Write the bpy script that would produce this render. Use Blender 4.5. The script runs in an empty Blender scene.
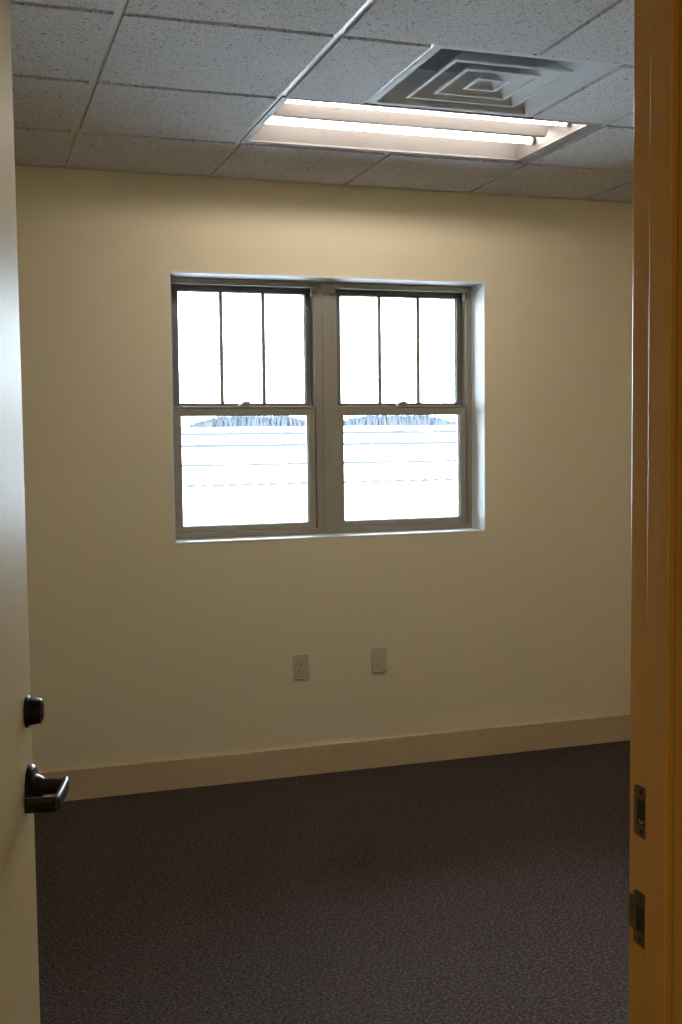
import bpy, bmesh, math, random
from mathutils import Vector, Matrix
from math import pi, sin, cos, radians

scene = bpy.context.scene
COL = scene.collection

# ------------------------------------------------------------------ view, camera, light
scene.view_settings.view_transform = 'Standard'
scene.view_settings.look = 'None'
scene.view_settings.gamma = 1.0
scene.view_settings.use_curve_mapping = False
scene.view_settings.exposure = 0.15
scene.cycles.max_bounces = 14
scene.cycles.diffuse_bounces = 8
scene.cycles.glossy_bounces = 6
scene.cycles.transparent_max_bounces = 16
scene.cycles.caustics_reflective = False
scene.cycles.caustics_refractive = False
scene.cycles.sample_clamp_indirect = 8.0

EYE = 1.538            # camera height
SKY_STRENGTH = 22.0
TUBE_STRENGTH = 34.0
HALL_FILL_W = 26.0

cam_data = bpy.data.cameras.new('camera')
cam = bpy.data.objects.new('camera', cam_data)
COL.objects.link(cam)
_r = Vector((0.94913371, -0.31466866, -0.01135038))
_u = Vector((0.03164467, 0.05946071, 0.99772894))
_f = Vector((0.31327913, 0.94733735, -0.06639375))
cam.matrix_world = Matrix(((_r.x, _u.x, -_f.x, 0.0),
                           (_r.y, _u.y, -_f.y, 0.0),
                           (_r.z, _u.z, -_f.z, EYE),
                           (0, 0, 0, 1)))
cam_data.sensor_fit = 'VERTICAL'
cam_data.sensor_height = 23.6
cam_data.lens = 1142.4 / 1024 * 23.6
cam_data.clip_start = 0.02
cam_data.clip_end = 3000
scene.camera = cam

world = bpy.data.worlds.new('overcast_sky')
scene.world = world
world.use_nodes = True
bg = world.node_tree.nodes['Background']
bg.inputs['Color'].default_value = (0.76, 0.88, 1.0, 1)
bg.inputs['Strength'].default_value = SKY_STRENGTH

hall_ld = bpy.data.lights.new('hall_fill_light', 'AREA')  # unseen light added behind the camera to warm the door jamb
hall_ld.shape = 'DISK'
hall_ld.size = 0.35
hall_ld.energy = HALL_FILL_W
hall_ld.color = (1.0, 0.80, 0.50)
hall_fill = bpy.data.objects.new('hall_fill_light', hall_ld)
COL.objects.link(hall_fill)
hall_fill.location = (-1.1, -0.7, 2.63)

# ------------------------------------------------------------------ room numbers
CEIL = 2.662
YB = 4.918            # back wall, room face
YD = 1.19             # doorway wall, room face
YH = 1.05             # doorway wall, hall face
XL, XR = -0.30, 3.46  # side walls
G = 0.6096            # ceiling module
XA = 0.429            # a main runner
Y1 = 4.3277           # first cross tee from the back wall
WX0, WX1, WZ0, WZ1 = 0.863, 2.350, 1.078, 2.251   # window opening
YF = 5.058            # window frame, room face
JX = 0.7605            # right jamb face
HX = -0.114           # hinge jamb face
DOOR_H = 2.44

# ------------------------------------------------------------------ helpers
def link(o, parent=None):
    COL.objects.link(o)
    if parent is not None:
        o.parent = parent
    return o

def tag(o, label=None, cat=None, group=None, kind=None):
    if label: o['label'] = label
    if cat: o['category'] = cat
    if group: o['group'] = group
    if kind: o['kind'] = kind
    return o

class MB:
    def __init__(self):
        self.bm = bmesh.new()
    def box(self, x0, x1, y0, y1, z0, z1):
        bm = self.bm
        v = [bm.verts.new(p) for p in ((x0, y0, z0), (x1, y0, z0), (x1, y1, z0), (x0, y1, z0),
                                       (x0, y0, z1), (x1, y0, z1), (x1, y1, z1), (x0, y1, z1))]
        for f in ((3, 2, 1, 0), (4, 5, 6, 7), (0, 1, 5, 4), (1, 2, 6, 5), (2, 3, 7, 6), (3, 0, 4, 7)):
            bm.faces.new([v[i] for i in f])
        return self
    def quad(self, *pts):
        self.bm.faces.new([self.bm.verts.new(p) for p in pts])
        return self
    def loft(self, rings, close_ends=True, closed=True):
        bm = self.bm
        vr = [[bm.verts.new(p) for p in ring] for ring in rings]
        n = len(vr[0])
        for a, b in zip(vr[:-1], vr[1:]):
            for i in range(n if closed else n - 1):
                j = (i + 1) % n
                bm.faces.new((a[i], a[j], b[j], b[i]))
        if close_ends:
            bm.faces.new(list(reversed(vr[0])))
            bm.faces.new(vr[-1])
        return self
    def lathe(self, c, axis, prof, seg=40, caps=True):
        """prof: (distance along axis, radius)"""
        a = Vector(axis).normalized()
        t = a.orthogonal().normalized()
        b = a.cross(t)
        c = Vector(c)
        rings = [[c + a * h + (t * cos(2 * pi * k / seg) + b * sin(2 * pi * k / seg)) * r for k in range(seg)]
                 for h, r in prof]
        return self.loft(rings, caps)
    def tube(self, pts, rad, seg=16):
        pts = [Vector(p) for p in pts]
        rings = []
        n = None
        for i, p in enumerate(pts):
            d = (pts[min(i + 1, len(pts) - 1)] - pts[max(i - 1, 0)]).normalized()
            if n is None:
                n = d.orthogonal().normalized()
            n = (n - d * n.dot(d)).normalized()
            b = d.cross(n)
            r = rad[i] if isinstance(rad, (list, tuple)) else rad
            rings.append([p + (n * cos(2 * pi * k / seg) + b * sin(2 * pi * k / seg)) * r for k in range(seg)])
        return self.loft(rings)
    def frame(self, x0, x1, z0, z1, y0, y1, wl, wr, wb, wt):
        """rectangular frame in the xz plane (one mesh, mitre-free)"""
        bm = self.bm
        O = ((x0, z0), (x1, z0), (x1, z1), (x0, z1))
        I = ((x0 + wl, z0 + wb), (x1 - wr, z0 + wb), (x1 - wr, z1 - wt), (x0 + wl, z1 - wt))
        of = [bm.verts.new((x, y0, z)) for x, z in O]
        inf = [bm.verts.new((x, y0, z)) for x, z in I]
        ob = [bm.verts.new((x, y1, z)) for x, z in O]
        ib = [bm.verts.new((x, y1, z)) for x, z in I]
        for i in range(4):
            j = (i + 1) % 4
            bm.faces.new((of[i], of[j], inf[j], inf[i]))
            bm.faces.new((ob[j], ob[i], ib[i], ib[j]))
            bm.faces.new((of[j], of[i], ob[i], ob[j]))
            bm.faces.new((inf[i], inf[j], ib[j], ib[i]))
        return self
    def build(self, name, mat, parent=None, bevel=0.0, seg=2, smooth=False, recalc=True):
        bm = self.bm
        if recalc:
            bmesh.ops.recalc_face_normals(bm, faces=bm.faces)
        me = bpy.data.meshes.new(name)
        bm.to_mesh(me)
        bm.free()
        me.materials.append(mat)
        o = bpy.data.objects.new(name, me)
        link(o, parent)
        if smooth:
            for p in me.polygons:
                p.use_smooth = True
            es = o.modifiers.new('edge_split', 'EDGE_SPLIT')
            es.split_angle = radians(38)
        if bevel:
            b = o.modifiers.new('bevel', 'BEVEL')
            b.width = bevel
            b.segments = seg
            b.limit_method = 'ANGLE'
            b.angle_limit = radians(40)
        return o

def empty(name, loc, parent=None):
    o = bpy.data.objects.new(name, None)
    o.empty_display_size = 0.05
    link(o, parent)
    o.location = loc
    return o

def mat(name, col, rough=0.5, metal=0.0, spec=0.5, noise=None, bump=None, coat=0.0, coat_rough=0.1):
    """noise: (scale, colour2, detail); bump: (scale, strength, distance)"""
    m = bpy.data.materials.new(name)
    m.use_nodes = True
    nt = m.node_tree
    b = nt.nodes['Principled BSDF']
    b.inputs['Base Color'].default_value = (*col, 1)
    b.inputs['Roughness'].default_value = rough
    b.inputs['Metallic'].default_value = metal
    b.inputs['Specular IOR Level'].default_value = spec
    b.inputs['Coat Weight'].default_value = coat
    b.inputs['Coat Roughness'].default_value = coat_rough
    if noise or bump:
        tc = nt.nodes.new('ShaderNodeTexCoord')
    if noise:
        n = nt.nodes.new('ShaderNodeTexNoise')
        n.inputs['Scale'].default_value = noise[0]
        n.inputs['Detail'].default_value = noise[2]
        nt.links.new(tc.outputs['Object'], n.inputs['Vector'])
        r = nt.nodes.new('ShaderNodeValToRGB')
        r.color_ramp.elements[0].position = 0.35
        r.color_ramp.elements[1].position = 0.65
        r.color_ramp.elements[0].color = (*col, 1)
        r.color_ramp.elements[1].color = (*noise[1], 1)
        nt.links.new(n.outputs['Fac'], r.inputs['Fac'])
        nt.links.new(r.outputs['Color'], b.inputs['Base Color'])
    if bump:
        n2 = nt.nodes.new('ShaderNodeTexNoise')
        n2.inputs['Scale'].default_value = bump[0]
        n2.inputs['Detail'].default_value = 4
        nt.links.new(tc.outputs['Object'], n2.inputs['Vector'])
        bp = nt.nodes.new('ShaderNodeBump')
        bp.inputs['Strength'].default_value = bump[1]
        bp.inputs['Distance'].default_value = bump[2]
        nt.links.new(n2.outputs['Fac'], bp.inputs['Height'])
        nt.links.new(bp.outputs['Normal'], b.inputs['Normal'])
    return m

# ------------------------------------------------------------------ materials
M = {}
M['wall'] = mat('cream_wall_paint', (0.83, 0.73, 0.53), 0.6, noise=(1.6, (0.82, 0.72, 0.52), 2), bump=(160, 0.08, 0.002), spec=0.35)
M['liner'] = mat('white_liner_paint', (0.80, 0.82, 0.84), 0.5, noise=(3, (0.79, 0.81, 0.83), 2))
M['base'] = mat('tan_baseboard_paint', (0.60, 0.46, 0.28), 0.40, noise=(4, (0.585, 0.445, 0.27), 2))
M['door'] = mat('cream_door_gloss', (0.56, 0.43, 0.235), 0.44, noise=(5, (0.54, 0.415, 0.225), 2), spec=0.11)
M['clay'] = mat('clay_window_vinyl', (0.30, 0.265, 0.205), 0.38, noise=(6, (0.29, 0.255, 0.2), 2))
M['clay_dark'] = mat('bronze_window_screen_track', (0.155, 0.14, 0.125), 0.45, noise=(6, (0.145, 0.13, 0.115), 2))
M['lockm'] = mat('satin_lock_metal', (0.55, 0.54, 0.52), 0.28, 0.7, noise=(30, (0.5, 0.49, 0.47), 2))
M['bronze'] = mat('oil_rubbed_bronze', (0.020, 0.018, 0.017), 0.30, 0.6, noise=(40, (0.026, 0.022, 0.020), 3))
M['strike'] = mat('brown_strike_bronze', (0.13, 0.088, 0.052), 0.4, 0.5, noise=(40, (0.10, 0.07, 0.042), 3))
M['brass'] = mat('glint_brass', (0.62, 0.45, 0.20), 0.3, 0.9, noise=(60, (0.5, 0.36, 0.16), 3))
M['hole'] = mat('dark_pocket', (0.012, 0.01, 0.008), 0.8, noise=(30, (0.016, 0.013, 0.01), 2))
M['plate'] = mat('ivory_plate_plastic', (0.56, 0.50, 0.36), 0.35, noise=(20, (0.55, 0.49, 0.35), 2))
M['plate_in'] = mat('ivory_receptacle_plastic', (0.60, 0.54, 0.40), 0.3, noise=(20, (0.59, 0.53, 0.39), 2))
M['tee'] = mat('white_grid_enamel', (0.54, 0.55, 0.58), 0.30, 0.0, noise=(8, (0.525, 0.535, 0.565), 2))
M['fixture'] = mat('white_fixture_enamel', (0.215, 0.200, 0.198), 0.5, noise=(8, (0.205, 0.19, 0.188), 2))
M['diff'] = mat('white_diffuser_enamel', (0.62, 0.645, 0.68), 0.6, 0.0, 0.3, noise=(8, (0.61, 0.635, 0.67), 2))
M['duct'] = mat('galvanised_duct', (0.30, 0.31, 0.33), 0.4, 0.6, noise=(12, (0.24, 0.25, 0.27), 3))
M['snow'] = mat('snow_cover', (0.90, 0.91, 0.93), 0.8, noise=(0.05, (0.88, 0.90, 0.92), 3), spec=0.2)
M['bark'] = mat('grey_winter_bark', (0.040, 0.046, 0.056), 0.9, noise=(0.4, (0.052, 0.057, 0.064), 3), spec=0.1)
M['stubble'] = mat('snow_dusted_stubble', (0.030, 0.037, 0.041), 0.9, noise=(3, (0.036, 0.043, 0.047), 3), spec=0.1)
M['hallfloor'] = mat('hall_carpet', (0.05, 0.04, 0.035), 0.95, noise=(300, (0.08, 0.065, 0.055), 2), spec=0.1)
M['hallwall'] = mat('hall_wall_paint', (0.66, 0.52, 0.32), 0.6, noise=(2, (0.64, 0.5, 0.31), 2))

def wood_mat():
    m = bpy.data.materials.new('amber_stained_wood')
    m.use_nodes = True
    nt = m.node_tree
    b = nt.nodes['Principled BSDF']
    tc = nt.nodes.new('ShaderNodeTexCoord')
    mp = nt.nodes.new('ShaderNodeMapping')
    mp.inputs['Scale'].default_value = (60, 60, 1.6)
    n = nt.nodes.new('ShaderNodeTexNoise')
    n.inputs['Scale'].default_value = 1.0
    n.inputs['Detail'].default_value = 5
    r = nt.nodes.new('ShaderNodeValToRGB')
    r.color_ramp.elements[0].position = 0.3
    r.color_ramp.elements[1].position = 0.7
    r.color_ramp.elements[0].color = (0.36, 0.215, 0.045, 1)
    r.color_ramp.elements[1].color = (0.40, 0.242, 0.052, 1)
    nt.links.new(tc.outputs['Object'], mp.inputs['Vector'])
    nt.links.new(mp.outputs['Vector'], n.inputs['Vector'])
    nt.links.new(n.outputs['Fac'], r.inputs['Fac'])
    nt.links.new(r.outputs['Color'], b.inputs['Base Color'])
    b.inputs['Roughness'].default_value = 0.32
    b.inputs['Specular IOR Level'].default_value = 0.5
    return m
M['wood'] = wood_mat()

def carpet_mat():
    m = bpy.data.materials.new('brown_loop_carpet')
    m.use_nodes = True
    nt = m.node_tree
    b = nt.nodes['Principled BSDF']
    tc = nt.nodes.new('ShaderNodeTexCoord')
    n = nt.nodes.new('ShaderNodeTexNoise')
    n.inputs['Scale'].default_value = 110
    n.inputs['Detail'].default_value = 3
    r = nt.nodes.new('ShaderNodeValToRGB')
    e = r.color_ramp.elements
    e[0].position = 0.36; e[0].color = (0.040, 0.0285, 0.025, 1)
    e[1].position = 0.72; e[1].color = (0.18, 0.135, 0.118, 1)
    k = e.new(0.55); k.color = (0.084, 0.0615, 0.054, 1)
    n3 = nt.nodes.new('ShaderNodeTexNoise')
    n3.inputs['Scale'].default_value = 35
    n3.inputs['Detail'].default_value = 2
    mx = nt.nodes.new('ShaderNodeMixRGB')
    mx.blend_type = 'MULTIPLY'
    mx.inputs['Fac'].default_value = 0.35
    r3 = nt.nodes.new('ShaderNodeValToRGB')
    r3.color_ramp.elements[0].position = 0.3; r3.color_ramp.elements[0].color = (0.55, 0.52, 0.52, 1)
    r3.color_ramp.elements[1].position = 0.7; r3.color_ramp.elements[1].color = (1, 1, 1, 1)
    for q in (n, n3):
        nt.links.new(tc.outputs['Object'], q.inputs['Vector'])
    nt.links.new(n.outputs['Fac'], r.inputs['Fac'])
    nt.links.new(n3.outputs['Fac'], r3.inputs['Fac'])
    nt.links.new(r.outputs['Color'], mx.inputs['Color1'])
    nt.links.new(r3.outputs['Color'], mx.inputs['Color2'])
    nt.links.new(mx.outputs['Color'], b.inputs['Base Color'])
    bp = nt.nodes.new('ShaderNodeBump')
    bp.inputs['Strength'].default_value = 0.5
    bp.inputs['Distance'].default_value = 0.003
    nt.links.new(n.outputs['Fac'], bp.inputs['Height'])
    nt.links.new(bp.outputs['Normal'], b.inputs['Normal'])
    b.inputs['Roughness'].default_value = 0.95
    b.inputs['Specular IOR Level'].default_value = 0.1
    b.inputs['Sheen Weight'].default_value = 0.0
    return m
M['carpet'] = carpet_mat()

def tile_mat():
    m = bpy.data.materials.new('fissured_ceiling_tile')
    m.use_nodes = True
    nt = m.node_tree
    b = nt.nodes['Principled BSDF']
    tc = nt.nodes.new('ShaderNodeTexCoord')
    n = nt.nodes.new('ShaderNodeTexNoise')          # elongated worm fissures
    n.inputs['Scale'].default_value = 72
    n.inputs['Detail'].default_value = 3
    n.inputs['Distortion'].default_value = 1.2
    r = nt.nodes.new('ShaderNodeValToRGB')
    r.color_ramp.elements[0].position = 0.335; r.color_ramp.elements[0].color = (0, 0, 0, 1)
    r.color_ramp.elements[1].position = 0.395; r.color_ramp.elements[1].color = (1, 1, 1, 1)
    v = nt.nodes.new('ShaderNodeTexNoise')          # pin holes
    v.inputs['Scale'].default_value = 150
    v.inputs['Detail'].default_value = 1
    r2 = nt.nodes.new('ShaderNodeValToRGB')
    r2.color_ramp.elements[0].position = 0.33; r2.color_ramp.elements[0].color = (0, 0, 0, 1)
    r2.color_ramp.elements[1].position = 0.42; r2.color_ramp.elements[1].color = (1, 1, 1, 1)
    mul = nt.nodes.new('ShaderNodeMath'); mul.operation = 'MULTIPLY'
    mix = nt.nodes.new('ShaderNodeMixRGB')
    mix.inputs['Color1'].default_value = (0.27, 0.27, 0.28, 1)
    mix.inputs['Color2'].default_value = (0.615, 0.62, 0.66, 1)
    for q in (n, v):
        nt.links.new(tc.outputs['Object'], q.inputs['Vector'])
    nt.links.new(n.outputs['Fac'], r.inputs['Fac'])
    nt.links.new(v.outputs['Fac'], r2.inputs['Fac'])
    nt.links.new(r.outputs['Color'], mul.inputs[0])
    nt.links.new(r2.outputs['Color'], mul.inputs[1])
    nt.links.new(mul.outputs[0], mix.inputs['Fac'])
    nt.links.new(mix.outputs['Color'], b.inputs['Base Color'])
    bp = nt.nodes.new('ShaderNodeBump')
    bp.inputs['Strength'].default_value = 0.5
    bp.inputs['Distance'].default_value = 0.003
    nt.links.new(mul.outputs[0], bp.inputs['Height'])
    nt.links.new(bp.outputs['Normal'], b.inputs['Normal'])
    b.inputs['Roughness'].default_value = 0.85
    b.inputs['Specular IOR Level'].default_value = 0.2
    return m
M['tile'] = tile_mat()

def glass_mat():
    m = bpy.data.materials.new('clear_window_glass')
    m.use_nodes = True
    nt = m.node_tree
    out = nt.nodes['Material Output']
    nt.nodes.remove(nt.nodes['Principled BSDF'])
    t = nt.nodes.new('ShaderNodeBsdfTransparent')
    t.inputs['Color'].default_value = (0.94, 0.96, 0.96, 1)
    g = nt.nodes.new('ShaderNodeBsdfGlossy')
    g.inputs['Roughness'].default_value = 0.02
    fr = nt.nodes.new('ShaderNodeFresnel')
    fr.inputs['IOR'].default_value = 1.45
    mx = nt.nodes.new('ShaderNodeMixShader')
    nt.links.new(fr.outputs[0], mx.inputs[0])
    nt.links.new(t.outputs[0], mx.inputs[1])
    nt.links.new(g.outputs[0], mx.inputs[2])
    nt.links.new(mx.outputs[0], out.inputs['Surface'])
    return m
M['glass'] = glass_mat()

def tube_mat():
    m = bpy.data.materials.new('lit_fluorescent_tube')
    m.use_nodes = True
    b = m.node_tree.nodes['Principled BSDF']
    b.inputs['Base Color'].default_value = (0.9, 0.9, 0.9, 1)
    b.inputs['Emission Color'].default_value = (1.0, 0.90, 0.78, 1)
    b.inputs['Emission Strength'].default_value = TUBE_STRENGTH
    return m
M['tube'] = tube_mat()

# ================================================================== STRUCTURE
def struct(o, label=None):
    o['kind'] = 'structure'
    if label: o['label'] = label
    return o

TH = 0.14
# floor
struct(MB().box(XL - TH, XR + TH, YD, YB + 0.03, -0.12, 0.0).build('floor', M['carpet']),
       'dark brown loop pile carpet across the empty office floor')
# back wall with the window opening
w = MB()
YO = 5.165
w.box(XL - TH, WX0, YB, YO, 0, CEIL + 0.2)
w.box(WX1, XR + TH, YB, YO, 0, CEIL + 0.2)
w.box(WX0, WX1, YB, YO, 0, WZ0)
w.box(WX0, WX1, YB, YO, WZ1, CEIL + 0.2)
struct(w.build('wall_back', M['wall']), 'cream painted far wall with the twin window')
struct(MB().box(XL - TH, XL, YD, YB, 0, CEIL + 0.2).build('wall_left', M['wall']), 'cream side wall behind the open door')
struct(MB().box(XR, XR + TH, YD, YB, 0, CEIL + 0.2).build('wall_right', M['wall']), 'cream side wall right of the doorway')
# doorway wall
w = MB()
JT = 0.02            # jamb board
w.box(-1.6, HX - JT, YH, YD, 0, CEIL + 0.2)
w.box(JX + JT, XR + TH, YH, YD, 0, CEIL + 0.2)
w.box(HX - JT, JX + JT, YH, YD, DOOR_H + JT + 0.005, CEIL + 0.2)
struct(w.build('wall_front', M['wall']), 'cream wall that holds the doorway')
# hall around the viewer
HY0 = -1.5
struct(MB().box(-1.6, XR + TH, HY0, YD, -0.12, 0.0).build('floor_hall', M['hallfloor']), 'dark hall carpet outside the doorway')
struct(MB().box(-1.6, XR + TH, HY0 - 0.1, HY0, 0, CEIL + 0.1).build('wall_hall_rear', M['hallwall']), 'hall wall opposite the doorway')
struct(MB().box(-1.7, -1.6, HY0, YD, 0, CEIL + 0.1).build('wall_hall_left', M['hallwall']), 'hall end wall on the left')
struct(MB().box(XR + TH, XR + TH + 0.1, HY0, YD, 0, CEIL + 0.1).build('wall_hall_right', M['hallwall']), 'hall end wall on the right')
struct(MB().box(-1.7, XR + TH, HY0, YH, CEIL, CEIL + 0.1).build('ceiling_hall', M['hallwall']), 'hall ceiling outside the doorway')

# ceiling: tegular tiles whose faces hang a little below the grid of tees
TEE = 0.0125         # half of a tee's flange
DROP = 0.009
runners = [XA + i * G for i in range(-2, 7)]
rows = [Y1 - j * G for j in range(-1, 8)]
LX0, LX1 = XA + G, XA + 3 * G            # light module
LY0, LY1 = Y1 - G, Y1
DX0, DX1 = 1.335, 1.945                  # diffuser module
DY0, DY1 = Y1 - 2 * G, Y1 - G
tiles = MB()
def tile(x0, x1, y0, y1):
    x0 = max(x0 + TEE, XL + 0.012); x1 = min(x1 - TEE, XR - 0.012)
    y0 = max(y0 + TEE, YD + 0.012); y1 = min(y1 - TEE, YB - 0.012)
    if x1 - x0 < 0.02 or y1 - y0 < 0.02:
        return
    tiles.box(x0, x1, y0, y1, CEIL - DROP, CEIL + 0.015)
for i in range(len(runners) - 1):
    for j in range(len(rows) - 1):
        x0, x1, y1, y0 = runners[i], runners[i + 1], rows[j], rows[j + 1]
        cx, cy = (x0 + x1) / 2, (y0 + y1) / 2
        if LY0 < cy < LY1 and LX0 < cx < LX1:
            continue
        if DY0 < cy < DY1 and LX0 < cx < LX1:
            if cx < (LX0 + LX1) / 2: tile(x0, DX0, y0, y1)
            else: tile(DX1, x1, y0, y1)
            continue
        tile(x0, x1, y0, y1)
ceiling = struct(tiles.build('ceiling', M['tile'], bevel=0.0012, seg=1), 'suspended ceiling of pitted grey white tiles')
# slab above so no sky leaks in
MBs = MB().box(XL - TH, XR + TH, YD - 0.1, YO, CEIL + 0.32, CEIL + 0.40).build('ceiling_slab', M['duct'])
struct(MBs, 'floor slab above the suspended ceiling')
w = MB()
w.box(XL - TH, XR + TH, YB, YO, CEIL + 0.2, CEIL + 0.32)
w.box(XL - TH, XR + TH, YH, YD, CEIL + 0.2, CEIL + 0.32)
w.box(XL - TH, XL, YD, YB, CEIL + 0.2, CEIL + 0.32)
w.box(XR, XR + TH, YD, YB, CEIL + 0.2, CEIL + 0.32)
struct(w.build('wall_plenum', M['duct']), 'wall heads above the suspended ceiling')

grid = MB()
def strip(x0, x1, y0, y1):
    x0 = max(x0, XL); x1 = min(x1, XR); y0 = max(y0, YD); y1 = min(y1, YB)
    if x1 - x0 > 0.004 and y1 - y0 > 0.004:
        grid.box(x0, x1, y0, y1, CEIL, CEIL + 0.003)
        if x1 - x0 > y1 - y0: grid.box(x0, x1, (y0 + y1) / 2 - 0.0015, (y0 + y1) / 2 + 0.0015, CEIL + 0.003, CEIL + 0.035)
        else: grid.box((x0 + x1) / 2 - 0.0015, (x0 + x1) / 2 + 0.0015, y0, y1, CEIL + 0.003, CEIL + 0.035)
xc = XA + 2 * G
for x in runners:
    if abs(x - xc) < 0.01:                       # this runner is interrupted by the light and the diffuser
        strip(x - TEE, x + TEE, YD, DY0); strip(x - TEE, x + TEE, LY1, YB)
    else:
        strip(x - TEE, x + TEE, YD, YB)
for y in rows:
    for i in range(len(runners) - 1):
        strip(runners[i] + TEE, runners[i + 1] - TEE, y - TEE, y + TEE)
for x in (DX0, DX1):
    strip(x - TEE, x + TEE, DY0 + TEE, DY1 - TEE)
# wall angle
strip(XL, XR, YB - 0.022, YB); strip(XL, XR, YD, YD + 0.022)
strip(XL, XL + 0.022, YD, YB); strip(XR - 0.022, XR, YD, YB)
g = grid.build('ceiling_grid', M['tee'], ceiling)
g['label'] = 'white metal grid of tees between the tiles'

# baseboards with a small eased top
def baseboard(name, pts_fn, label):
    prof = [(0, 0), (0.016, 0), (0.016, 0.1295), (0.0145, 0.131), (0.0, 0.131)]
    m = MB()
    rings = [[pts_fn(t, d, z) for d, z in prof] for t in (0, 1)]
    m.loft(rings)
    return struct(m.build(name, M['base']), label)
baseboard('baseboard_back', lambda t, d, z: (XL + t * (XR - XL), YB - d, z), 'tall tan baseboard along the far wall')
baseboard('baseboard_left', lambda t, d, z: (XL + d, YD + t * (YB - 0.016 - YD), z), 'tan baseboard along the left wall')
baseboard('baseboard_right', lambda t, d, z: (XR - d, YD + t * (YB - 0.016 - YD), z), 'tan baseboard along the right wall')

# white window liner (returns, soffit and sill board)
LN = 0.006
w = MB()
w.box(WX0, WX0 + LN, YB - 0.001, YF + 0.01, WZ0, WZ1)
w.box(WX1 - LN, WX1, YB - 0.001, YF + 0.01, WZ0, WZ1)
w.box(WX0 + LN, WX1 - LN, YB - 0.001, YF + 0.01, WZ1 - LN, WZ1)
w.box(WX0 + LN, WX1 - LN, YB - 0.002, YF + 0.01, WZ0, WZ0 + LN)
struct(w.build('trim_2', M['liner']), 'white lined window recess with a thin sill')

# door frame: jambs, head and stop in amber wood
w = MB()
JY0 = YH - 0.002
w.box(JX, JX + JT, JY0, YD + 0.001, 0, DOOR_H + 0.005)
w.box(HX - JT, HX, JY0, YD + 0.001, 0, DOOR_H + 0.005)
w.box(HX - JT, JX + JT, JY0, YD + 0.001, DOOR_H + 0.005, DOOR_H + JT + 0.005)
frame_o = struct(w.build('trim_1', M['wood'], bevel=0.0025), 'amber stained door jamb beside the doorway, with two strike plates')
w = MB()
SP = 0.011
SY0, SY1 = 1.098, 1.140
w.box(JX - SP, JX, SY0, SY1, 0, DOOR_H + 0.005)
w.box(HX, HX + SP, SY0, SY1, 0, DOOR_H + 0.005)
w.box(HX + SP, JX - SP, SY0, SY1, DOOR_H - 0.006, DOOR_H + 0.005)
w.build('door_stop', M['wood'], frame_o, bevel=0.002)
w = MB()
for (a, b) in ((JX + 0.006, JX + 0.076), (HX - 0.076, HX - 0.006)):
    w.box(a, b, YH - 0.018, YH - 0.002, 0, DOOR_H + 0.08)
w.box(HX - 0.006, JX + 0.006, YH - 0.018, YH - 0.002, DOOR_H + 0.012, DOOR_H + 0.08)
w.build('door_casing', M['wood'], frame_o, bevel=0.003)

# strike plates let into the right jamb
def strike(zc, h, lip):
    yc, hw = 1.1635, 0.0143
    s = MB()
    x0, x1 = JX - 0.0018, JX - 0.0002
    r = 0.005
    def plate_ring(x):
        pts = []
        for (cy, cz, a0) in ((yc + hw - r, zc + h / 2 - r, 0), (yc - hw + r, zc + h / 2 - r, 90),
                             (yc - hw + r, zc - h / 2 + r, 180), (yc + hw - r, zc - h / 2 + r, 270)):
            for k in range(5):
                a = radians(a0 + k * 22.5)
                pts.append((x, cy + r * cos(a), cz + r * sin(a)))
        return pts
    s.loft([plate_ring(x0), plate_ring(x1)])
    if lip:                                   # curved lip that wraps the room side corner
        hl = h * 0.62
        prof = [(x0, yc + hw - 0.002), (x0 - 0.0005, yc + hw + 0.006), (x0 + 0.001, yc + hw + 0.0125), (x0 + 0.006, yc + hw + 0.0165)]
        rings = []
        for z in (zc - hl / 2 + 0.004, zc + hl / 2 + 0.004):
            rings.append([(x, y, z) for x, y in prof] + [(x + 0.0014, y - 0.0003, z) for x, y in reversed(prof)])
        s.loft(rings)
    o = s.build('strike_plate', M['strike'], frame_o)
    p = MB()                                  # the latch pocket
    p.box(x0 - 0.0004, x0 + 0.0002, yc - 0.0085, yc + 0.0075, zc - h * 0.24, zc + h * 0.24)
    p.build('latch_pocket', M['hole'], o)
    q = MB()
    for dz in (-h * 0.39, h * 0.39):
        q.lathe((x0 - 0.0008, yc, zc + dz), (1, 0, 0), [(0, 0.0015), (0.0006, 0.0034), (0.0012, 0.0036)], 16)
    q.build('screw', M['bronze'], o)
    return o
sa = strike(1.084, 0.062, False)
sa['label'] = 'plain rectangular bronze deadbolt strike'
gl = MB().tube([(JX - 0.003, 1.160 + 0.006 * cos(a), 1.078 + 0.006 * sin(a)) for a in [radians(t) for t in range(190, 340, 15)]], 0.0012, 8)
gl.build('bolt_bore_glint', M['brass'], sa)  # brass arc standing in for the gold glint in the bolt hole
sb = strike(0.952, 0.066, True)
sb['label'] = 'bronze latch strike with a curved lip'

# ================================================================== WINDOWS
UC = (1.2265, 1.990)       # unit centres
SH = 0.331                # half of a sash
WB, WT = WZ0 + LN, WZ1 - LN

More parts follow.
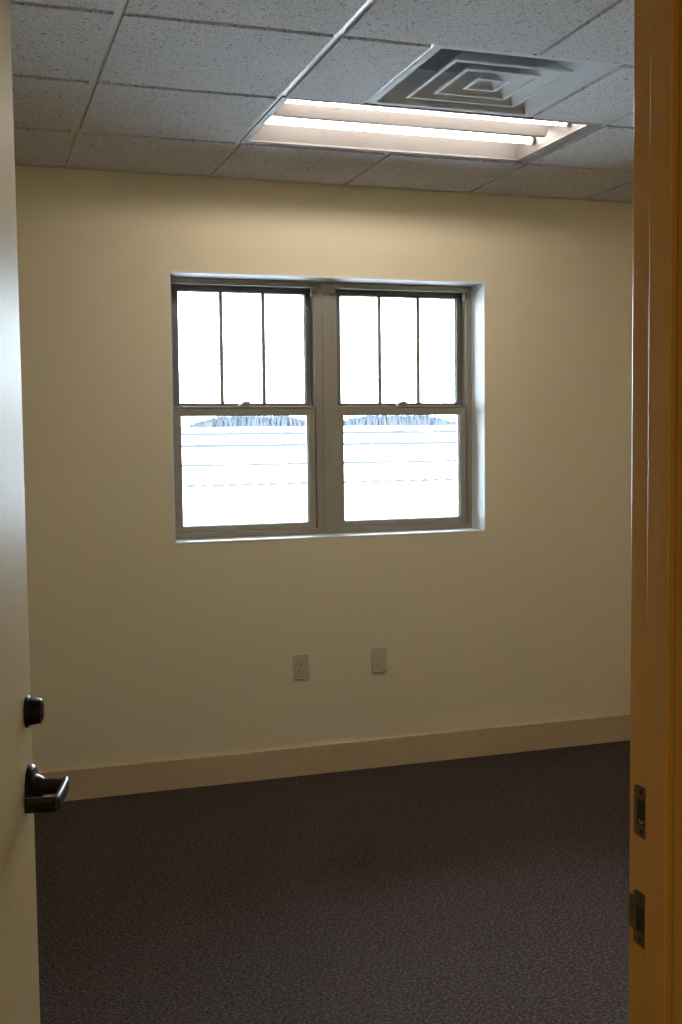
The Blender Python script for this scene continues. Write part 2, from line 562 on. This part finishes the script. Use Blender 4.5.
def window_unit(n, cx, fx0, fx1, label):
    # outer frame (structure, root)
    f = MB()
    f.frame(fx0, fx1, WB, WT, YF, YF + 0.016, cx - SH - fx0, fx1 - cx - SH, 0.030, 0.028)
    # stepped jamb tracks behind the room face
    f.frame(fx0 + 0.001, fx1 - 0.001, WB, WT, YF + 0.016, YF + 0.095, cx - SH - fx0 - 0.001, fx1 - cx - SH - 0.001, 0.020, 0.020)
    f.frame(fx0 + 0.002, fx1 - 0.002, WB, WT, YF + 0.020, YF + 0.046, cx - SH - fx0 + 0.004, fx1 - cx - SH + 0.004, 0.030, 0.020)
    root = struct(f.build('window_%d' % n, M['clay'], bevel=0.002), label)
    # light coloured inner track lip each side
    for s in (-1, 1):
        t = MB()
        xa = cx + s * SH
        t.box(min(xa, xa - s * 0.004), max(xa, xa - s * 0.004), YF + 0.004, YF + 0.012, 1.672, 2.193)
        t.build('jamb_track', M['clay'], root, bevel=0.0008)
    if True:
        c = MB()
        xa = cx + SH - 0.012
        c.box(xa - 0.006, xa + 0.006, YF - 0.001, YF + 0.012, 2.178, 2.212)
        c.build('balance_clip', M['plate'], root, bevel=0.002)
    # lower sash (room side)
    ly0, ly1 = YF + 0.010, YF + 0.042
    lo = MB()
    gx0, gx1 = cx - 0.2955, cx + 0.2955
    z0, z1 = 1.112, 1.676
    lo.frame(cx - SH + 0.0015, cx + SH - 0.0015, z0, z1, ly0, ly1, gx0 - cx + SH - 0.0015, cx + SH - gx1 - 0.0015, 0.026, 0.039)
    # glazing stop, a thin step round the glass
    lo.frame(gx0 - 0.001, gx1 + 0.001, z0 + 0.025, z1 - 0.038, ly0 + 0.010, ly1 - 0.004, 0.005, 0.005, 0.005, 0.005)
    # top lip of the meeting rail
    lo.box(cx - SH + 0.004, cx + SH - 0.004, ly0 - 0.005, ly0 + 0.004, z1 - 0.007, z1 + 0.001)
    lower = lo.build('lower_sash', M['clay'], root, bevel=0.0022)
    gp = MB().box(gx0, gx1, ly0 + 0.018, ly0 + 0.022, z0 + 0.024, z1 - 0.037)
    gp.build('glass_pane', M['glass'], lower)
    # upper sash (outer track)
    uy0, uy1 = YF + 0.050, YF + 0.082
    k = (uy0) / 5.06
    ux0, ux1 = cx - 0.2955 + 0.003, cx + 0.2955 + 0.003
    uz0, uz1 = 1.690, 2.193
    up = MB()
    up.frame(cx - SH - 0.001, cx + SH + 0.001, 1.652, 2.226, uy0, uy1, ux0 - cx + SH + 0.001, cx + SH + 0.001 - ux1, uz0 - 1.652, 2.226 - uz1)
    up.frame(ux0 - 0.001, ux1 + 0.001, uz0 - 0.001, uz1 + 0.001, uy0 + 0.010, uy1 - 0.004, 0.004, 0.004, 0.004, 0.004)
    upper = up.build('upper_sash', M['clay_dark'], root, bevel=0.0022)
    upper['label'] = 'darker upper sash of three tall lites'
    for q in (1, 2):
        xm = ux0 + (ux1 - ux0) * q / 3
        MB().box(xm - 0.0085, xm + 0.0085, uy0 + 0.006, uy0 + 0.024, uz0 - 0.001, uz1 + 0.001).build('muntin', M['clay'], upper, bevel=0.0025)
    MB().box(ux0, ux1, uy0 + 0.016, uy0 + 0.020, uz0, uz1).build('glass_pane', M['glass'], upper)
    # cam lock standing on the meeting rail
    lk = MB()
    lxc = cx + 0.006
    lk.box(lxc - 0.034, lxc + 0.034, ly0 + 0.004, ly0 + 0.026, z1, z1 + 0.006)
    lk.lathe((lxc + 0.004, ly0 + 0.015, z1 + 0.006), (0, 0, 1), [(0, 0.017), (0.008, 0.016), (0.014, 0.010)], 24)
    lock = lk.build('sash_lock', M['clay'], root, bevel=0.001)
    hd = MB()
    hd.tube([(lxc + 0.016, ly0 + 0.012, z1 + 0.016), (lxc - 0.006, ly0 + 0.001, z1 + 0.018), (lxc - 0.026, ly0 - 0.008, z1 + 0.011), (lxc - 0.042, ly0 - 0.011, z1 + 0.000)],
            [0.007, 0.008, 0.007, 0.005], 12)
    hd.build('lock_lever', M['lockm'], lock, smooth=True)
    return root
MX = (UC[0] + UC[1]) / 2
win1 = window_unit(1, UC[0], WX0 + LN, MX - 0.001, 'left half of the twin window, single hung with clay frame')
win2 = window_unit(2, UC[1], MX + 0.001, WX1 - LN, 'right half of the twin window, beside the bright white return')
mc = MB()
mc.box(MX - 0.017, MX + 0.017, YF - 0.004, YF - 0.0002, WB + 0.0005, WT - 0.0005)
struct(mc.build('trim_3', M['clay'], bevel=0.0015), 'flat clay mullion strip joining the two window units')

# ================================================================== DOOR (open into the room)
TA = radians(78.0)
PIV = Vector((HX - 0.010, YD + 0.000, 0))
dv = Vector((cos(TA), sin(TA), 0))        # along the leaf
nv = Vector((sin(TA), -cos(TA), 0))       # out of the hall side face
DW, DT = 0.872, 0.044
def dp(s, n, z):                          # leaf coordinates; n = 0 on the hall side face
    return PIV + dv * s + nv * (DT + n) + Vector((0, 0, z))
m = MB()
def leaf_ring(z):
    e = 0.003
    return [dp(0.004, 0, z), dp(DW - e, 0, z), dp(DW, -e, z), dp(DW - 0.002, -DT + e, z), dp(DW - 0.002 - e, -DT, z), dp(0.004, -DT, z)]
m.loft([leaf_ring(0.012), leaf_ring(DOOR_H)])
door = struct(m.build('door_1', M['door']), 'glossy cream door leaf standing open into the room')
# hinges
for z in (0.25, 0.95, 1.65, 2.2):
    h = MB()
    h.lathe(PIV + Vector((-0.004, 0.009, z - 0.05)), (0, 0, 1), [(0, 0.006), (0.10, 0.006)], 16)
    h.build('hinge', M['bronze'], door, smooth=True)

# deadbolt cylinder
sC = DW - 0.052
db = MB().lathe(dp(sC, 0, 1.078), nv, [(0, 0.0275), (0.004, 0.0272), (0.006, 0.0255), (0.0065, 0.0240), (0.024, 0.0212), (0.026, 0.0195)], 48)
dbo = db.build('deadbolt', M['bronze'], door, smooth=True)
dbo['label'] = 'dark bronze deadbolt cylinder above the lever'
kf = MB().lathe(dp(sC, 0.0255, 1.078), nv, [(0, 0.0155), (0.0025, 0.0150), (0.0032, 0.0138)], 40)
kfo = kf.build('cylinder_face', M['bronze'], dbo, smooth=True)

# lever handle: rose, neck, arm that returns to the door
zl = 0.947
lv = MB().lathe(dp(sC, 0, zl), nv, [(0, 0.0395), (0.006, 0.0392), (0.010, 0.037), (0.0125, 0.033), (0.013, 0.0225), (0.022, 0.0185), (0.026, 0.0155)], 48)
rose = lv.build('door_handle', M['bronze'], door, smooth=True)
rose['label'] = 'dark bronze lever handle with a round rose'
ar = MB()
ctrl = [dp(sC, 0.016, zl + 0.002), dp(sC, 0.040, zl + 0.002), dp(sC, 0.052, zl + 0.002)]
def flat_path(pts, hw, hh):
    """sweep a rounded flat bar section"""
    rings = []
    for i, p in enumerate(pts):
        d = (pts[min(i + 1, len(pts) - 1)] - pts[max(i - 1, 0)]).normalized()
        up = Vector((0, 0, 1))
        sd = d.cross(up).normalized()
        w_ = hw[i] if isinstance(hw, list) else hw
        h_ = hh[i] if isinstance(hh, list) else hh
        ring = []
        for k in range(20):
            a = 2 * pi * k / 20
            cx_ = (abs(cos(a)) ** 0.6) * math.copysign(1, cos(a)) * w_
            cz_ = (abs(sin(a)) ** 0.6) * math.copysign(1, sin(a)) * h_
            ring.append(p + sd * cx_ + up * cz_)
        rings.append(ring)
    ar.loft(rings)
ar.tube([dp(sC, 0.012, zl), dp(sC, 0.036, zl), dp(sC, 0.062, zl)], [0.0150, 0.0132, 0.0130], 24)
arm = [dp(sC + 0.013, 0.061, zl), dp(sC - 0.005, 0.062, zl), dp(sC - 0.03, 0.062, zl), dp(sC - 0.06, 0.061, zl), dp(sC - 0.090, 0.060, zl)]
for k in range(1, 6):                     # tight return towards the door
    a = radians(90 * k / 5)
    arm.append(dp(sC - 0.090 - 0.009 * sin(a), 0.060 - 0.009 * (1 - cos(a)), zl))
arm.append(dp(sC - 0.099, 0.030, zl))
arm.append(dp(sC - 0.099, 0.010, zl))
flat_path(arm, 0.0052, 0.0125)
ar.build('lever', M['bronze'], rose, smooth=True)

# ================================================================== CEILING LIGHT
lt = empty('ceiling_light', ((LX0 + LX1) / 2, (LY0 + LY1) / 2, CEIL))
tag(lt, 'recessed fluorescent ceiling light with two lit bare tubes', 'ceiling light')
def L(o):                                 # keep world coordinates under an Empty
    o.matrix_parent_inverse = o.parent.matrix_world.inverted() if False else Matrix.Translation(-Vector(o.parent.location))
    return o
fx0, fx1, fy0, fy1 = LX0 + 0.004, LX1 - 0.004, LY0 + 0.004, LY1 - 0.004
TOP = CEIL + 0.085
h = MB()
fl = 0.018
def rect(x0, x1, y0, y1, z): return [(x0, y0, z), (x1, y0, z), (x1, y1, z), (x0, y1, z)]
zb = CEIL - 0.005
ax0, ax1, ay0, ay1 = fx0 + 0.024, fx1 - 0.056, fy0 + 0.016, fy1 - 0.030
h.loft([rect(fx0, fx1, fy0, fy1, zb),
        rect(ax0, ax1, ay0, ay1, zb),
        rect(ax0, ax1, ay0, ay1, zb + 0.006),
        rect(ax0 + 0.006, ax1 - 0.016, ay0 + 0.055, ay1 - 0.05, TOP)], close_ends=False)
h.bm.faces.new([h.bm.verts.new(p) for p in rect(ax0 + 0.006, ax1 - 0.016, ay0 + 0.055, ay1 - 0.05, TOP)])
# outside shell
h.loft([rect(fx0, fx1, fy0, fy1, zb), rect(fx0, fx1, fy0, fy1, CEIL + 0.11)], close_ends=False)
h.bm.faces.new([h.bm.verts.new(p) for p in rect(fx0, fx1, fy0, fy1, CEIL + 0.11)])
L(h.build('housing', M['fixture'], lt))
yt1, yt2, zt = 3.862, 4.135, CEIL + 0.034
ym = (yt1 + yt2) / 2
rx0, rx1 = ax0 + 0.022, ax1 - 0.034
r_ = MB()
sec = [(ym - 0.075, TOP - 0.001), (ym - 0.012, CEIL + 0.012), (ym + 0.006, CEIL + 0.012), (ym + 0.075, TOP - 0.001)]
r_.loft([[(x, y, z) for y, z in sec] for x in (rx0, rx1)])
L(r_.build('ballast_cover', M['fixture'], lt, bevel=0.003))
for yt in (yt1, yt2):
    t = MB().lathe((rx0 - 0.012, yt, zt), (1, 0, 0), [(0, 0.0127), (rx1 - rx0 + 0.024, 0.0127)], 28)
    to = L(t.build('lamp_tube', M['tube'], lt, smooth=True))
    for xs, sgn in ((rx0 - 0.012, -1), (rx1 + 0.012, 1)):
        c = MB().lathe((xs + sgn * 0.0002, yt, zt), (sgn, 0, 0), [(0, 0.0131), (0.010, 0.0131), (0.0115, 0.010)], 24)
        e = c.build('end_cap', M['lockm'], to, smooth=True)
        s = MB().box(min(xs + sgn * 0.006, xs + sgn * 0.016), max(xs + sgn * 0.006, xs + sgn * 0.016), yt - 0.012, yt + 0.012, zt + 0.004, TOP - 0.001)
        L(s.build('lamp_socket', M['fixture'], lt, bevel=0.002))

# ================================================================== AIR DIFFUSER
ad = empty('air_diffuser', ((DX0 + DX1) / 2, (DY0 + DY1) / 2, CEIL))
tag(ad, 'square louvred air vent with nested cones set in the ceiling tiles', 'air vent')
dcx, dcy = (DX0 + DX1) / 2, (DY0 + DY1) / 2 + 0.006
def sq(h, z, cx=dcx, cy=dcy): return [(cx - h, cy - h, z), (cx + h, cy - h, z), (cx + h, cy + h, z), (cx - h, cy + h, z)]
p = MB()
hw = (DX1 - DX0) / 2 - 0.004
cy0 = (DY0 + DY1) / 2
p.loft([sq(hw, CEIL - 0.003, dcx, cy0), sq(hw - 0.022, CEIL - 0.003, dcx, cy0), sq(hw - 0.026, CEIL + 0.004, dcx, cy0), sq(0.215, CEIL + 0.085),
        sq(0.185, CEIL + 0.090), sq(0.185, CEIL + 0.20)], close_ends=False)
L(p.build('vent_frame', M['diff'], ad))
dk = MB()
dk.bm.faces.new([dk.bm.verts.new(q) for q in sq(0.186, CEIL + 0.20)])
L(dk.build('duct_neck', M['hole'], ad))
def cone(hl, hn, rise, zl_, closed=False):
    c = MB()
    t = 0.0022
    rings = [sq(hl, zl_), sq(hl - 0.011, zl_ - 0.0008), sq(hl - 0.013, zl_ + 0.004), sq(hn, zl_ + rise)]
    if closed:
        c.loft(rings, close_ends=False)
        c.bm.faces.new([c.bm.verts.new(q) for q in sq(hn, zl_ + rise)])
    else:
        c.loft(rings, close_ends=False)
        c.loft([sq(hn, zl_ + rise), sq(hn + t, zl_ + rise), sq(hl, zl_ + 0.004), sq(hl, zl_)], close_ends=False)
    return L(c.build('vent_cone', M['diff'], ad, recalc=False))
cone(0.200, 0.128, 0.062, CEIL - 0.003)
cone(0.130, 0.064, 0.056, CEIL - 0.003)
cone(0.058, 0.022, 0.030, CEIL - 0.003, True)

# ================================================================== WALL PLATES
def wall_plate(name, xc_, zc_, w_, h_):
    o = empty(name, (xc_, YB, zc_))
    b = MB()
    def rr(hw_, hh_, y):
        r = 0.004
        pts = []
        for (px, pz, a0) in ((hw_ - r, hh_ - r, 0), (-hw_ + r, hh_ - r, 90), (-hw_ + r, -hh_ + r, 180), (hw_ - r, -hh_ + r, 270)):
            for k in range(4):
                a = radians(a0 + 30 * k)
                pts.append((px + r * cos(a), y, pz + r * sin(a)))
        return pts
    b.loft([rr(w_ / 2, h_ / 2, 0), rr(w_ / 2, h_ / 2, -0.0045), rr(w_ / 2 - 0.0015, h_ / 2 - 0.0015, -0.0060), rr(w_ / 2 - 0.0045, h_ / 2 - 0.0045, -0.0065)])
    b.build('cover_plate', M['plate'], o)
    return o
def screw(parent, z, y=-0.0065):
    s = MB().lathe((0, y, z), (0, -1, 0), [(0, 0.0036), (0.0008, 0.0034), (0.0012, 0.002)], 20)
    so = s.build('screw', M['plate_in'], parent)
    t = MB().box(-0.003, 0.003, y - 0.0014, y - 0.0011, z - 0.0005, z + 0.0005)
    t.build('screw_slot', M['hole'], so)
ol = wall_plate('power_outlet', 1.4255, 0.4955, 0.070, 0.1145)
tag(ol, 'ivory duplex power outlet with two sockets, on the wall below the window', 'power outlet')
screw(ol, 0.0)
for s in (1, -1):
    zc_ = s * 0.0195
    b = MB()
    ring = lambda hw_, hh_, y: [(hw_ * math.copysign(abs(cos(a)) ** 0.65, cos(a)), y, zc_ + hh_ * math.copysign(min(abs(sin(a)), 0.86) / 0.86, sin(a))) for a in [2 * pi * k / 32 for k in range(32)]]
    b.loft([ring(0.0172, 0.0142, -0.0062), ring(0.0172, 0.0142, -0.0084), ring(0.0162, 0.0132, -0.009)])
    rc = b.build('receptacle', M['plate_in'], ol)
    q = MB()
    q.box(-0.0079, -0.0049, -0.0094, -0.0089, zc_ + 0.000, zc_ + 0.0092)
    q.box(0.0049, 0.0077, -0.0094, -0.0089, zc_ + 0.001, zc_ + 0.0085)
    q.lathe((0, -0.0089, zc_ - 0.0065), (0, -1, 0), [(0, 0.0034), (0.0005, 0.0034)], 16)
    q.build('contact_slots', M['hole'], rc)
bl = wall_plate('blank_wall_plate', 1.8035, 0.5015, 0.070, 0.1150)
tag(bl, 'ivory blank wall plate with no sockets, right of the power outlet', 'wall plate')
screw(bl, 0.0415); screw(bl, -0.0415)

# ================================================================== OUTSIDE
prof = [(5.17, -0.9), (12, -0.75), (30, -0.60), (46, EYE - 0.0438 * 46), (72, EYE - 0.0258 * 72), (110, EYE - 0.0088 * 110),
        (160, EYE + 0.0020 * 160), (230, EYE + 0.0068 * 230), (330, EYE + 0.0088 * 330), (420, EYE + 0.0080 * 420), (700, EYE - 2)]
def gz(y):
    for (a, za), (b, zb_) in zip(prof[:-1], prof[1:]):
        if a <= y <= b:
            return za + (zb_ - za) * (y - a) / (b - a)
    return prof[-1][1]
gm = MB()
gm.loft([[(-500, y, z), (700, y, z)] for y, z in prof], close_ends=False, closed=False)
struct(gm.build('snow_ground', M['snow']), 'open snow covered field outside the window')

random.seed(4)
def stubble_row(y, h, dash, label):
    m_ = MB()
    x = 0.08 * y
    x_end = 0.56 * y
    step = y * 0.012
    while x < x_end:
        ln = step * random.uniform(0.7, 1.3)
        if dash and random.random() < 0.12:
            x += ln * 0.7
            continue
        hh = h * random.uniform(0.9, 1.15)
        z = gz(y) - 0.03
        n = 3
        rings = []
        for k in range(n + 1):
            t = k / n
            e = (0.3 if dash else 0.92) if k in (0, n) else 1.0
            xx = x + ln * t
            rings.append([(xx, y - hh * 0.8, z), (xx, y - hh * 0.2, z + 0.03 + hh * e), (xx, y + hh * 0.3, z + 0.03 + hh * e * 0.9), (xx, y + hh, z)])
        m_.loft(rings)
        x += ln * (1.0 if not dash else 1.02)
    o = m_.build('stubble_row', M['stubble'])
    tag(o, label, 'stubble', kind='stuff')
    return o
stubble_row(46, 0.12, True, 'dashed line of stubble across the snow, lowest one in the window')
stubble_row(72, 0.150, False, 'faint line of stubble across the snow just above the dashed line')
stubble_row(110, 0.30, False, 'clear grey line across the snow, second one below the trees')
stubble_row(158, 0.40, False, 'thin line across the snow nearest below the trees')

# bare trees on the far edge of the field
def bare_tree(seed, H_):
    rnd = random.Random(seed)
    m_ = MB()
    def branch(p, d, ln, r, depth):
        q = p + d * ln
        mid = p + d * ln * 0.5 + Vector((rnd.uniform(-.05, .05), rnd.uniform(-.05, .05), 0)) * ln
        m_.tube([p, mid, q], [r, r * 0.9, r * 0.75], 5)
        if depth == 0:
            return
        for k in range(rnd.choice((3, 3, 4))):
            a = rnd.uniform(0, 2 * pi)
            sp = rnd.uniform(0.35, 0.75)
            nd = (d + Vector((cos(a), sin(a), rnd.uniform(-0.1, 0.35))) * sp).normalized()
            branch(p + d * ln * rnd.uniform(0.55, 1.0), nd, ln * rnd.uniform(0.55, 0.75), r * 0.66, depth - 1)
    branch(Vector((0, 0, -0.3)), Vector((0, 0, 1)), H_ * 0.36, H_ * 0.06, 4)
    me_o = m_.build('bare_tree', M['bark'])
    return me_o
def brush(x0, x1, y, n, hmax, label):
    """thicket of upright twigs on the far edge of the field"""
    rnd = random.Random(int(x0 * 7) + n)
    m_ = MB()
    for k in range(n):
        t = rnd.random()
        x = x0 + (x1 - x0) * t
        yy = y + rnd.uniform(-4, 4)
        fade = min(1.0, 0.35 + 2.6 * min(t, 1 - t))
        hh = hmax * rnd.uniform(0.55, 1.0) * fade
        lean = rnd.uniform(-0.25, 0.25) * hh
        w_ = rnd.uniform(0.25, 0.6)
        z = gz(yy) - 0.2
        b = [(x - w_, yy - w_, z), (x + w_, yy - w_, z), (x, yy + w_, z)]
        c = [(x - w_ * .3 + lean, yy - w_ * .3, z + hh), (x + w_ * .3 + lean, yy - w_ * .3, z + hh), (x + lean, yy + w_ * .3, z + hh)]
        m_.loft([b, c])
    o = m_.build('bare_hedge', M['bark'])
    return tag(o, label, 'hedge', kind='stuff')
brush(0.192 * 345, 0.306 * 345, 345, 1000, 4.3, 'bare winter hedge at the field edge seen through the left window')
brush(0.326 * 345, 0.446 * 345, 345, 1000, 4.3, 'bare winter hedge at the field edge seen through the right window')
protos = [bare_tree(11, 5.2), bare_tree(23, 6.0), bare_tree(37, 4.6)]
random.seed(9)
yt = 330
ratios = [0.2080, 0.2190, 0.2385, 0.2290, 0.2480, 0.2575, 0.2670, 0.2770, 0.2880,
          0.3440, 0.3540, 0.3640, 0.3740, 0.3840, 0.3940, 0.4040, 0.4140, 0.4240]
for i, q in enumerate(ratios):
    yy = yt + random.uniform(-6, 12)
    src = protos[i % 3]
    o = src if i < 3 else src.copy()
    if i >= 3:
        COL.objects.link(o)
    o.location = (q * yy, yy, gz(yy))
    o.rotation_euler = (0, 0, random.uniform(0, 6.28))
    tall = q in (0.2385, 0.3640)
    s = 1.75 if tall else random.uniform(0.7, 0.95)
    o.scale = (s * 0.8, s * 0.8, s)
    left = q < 0.32
    side = 'left' if left else 'right'
    if tall:
        tag(o, 'tallest bare tree seen through the %s window, topping the meeting rail' % side, 'tree', 'bare trees seen through the %s window' % side)
    else:
        tag(o, 'small bare winter tree in the far row seen through the %s window' % side, 'tree', 'bare trees seen through the %s window' % side)
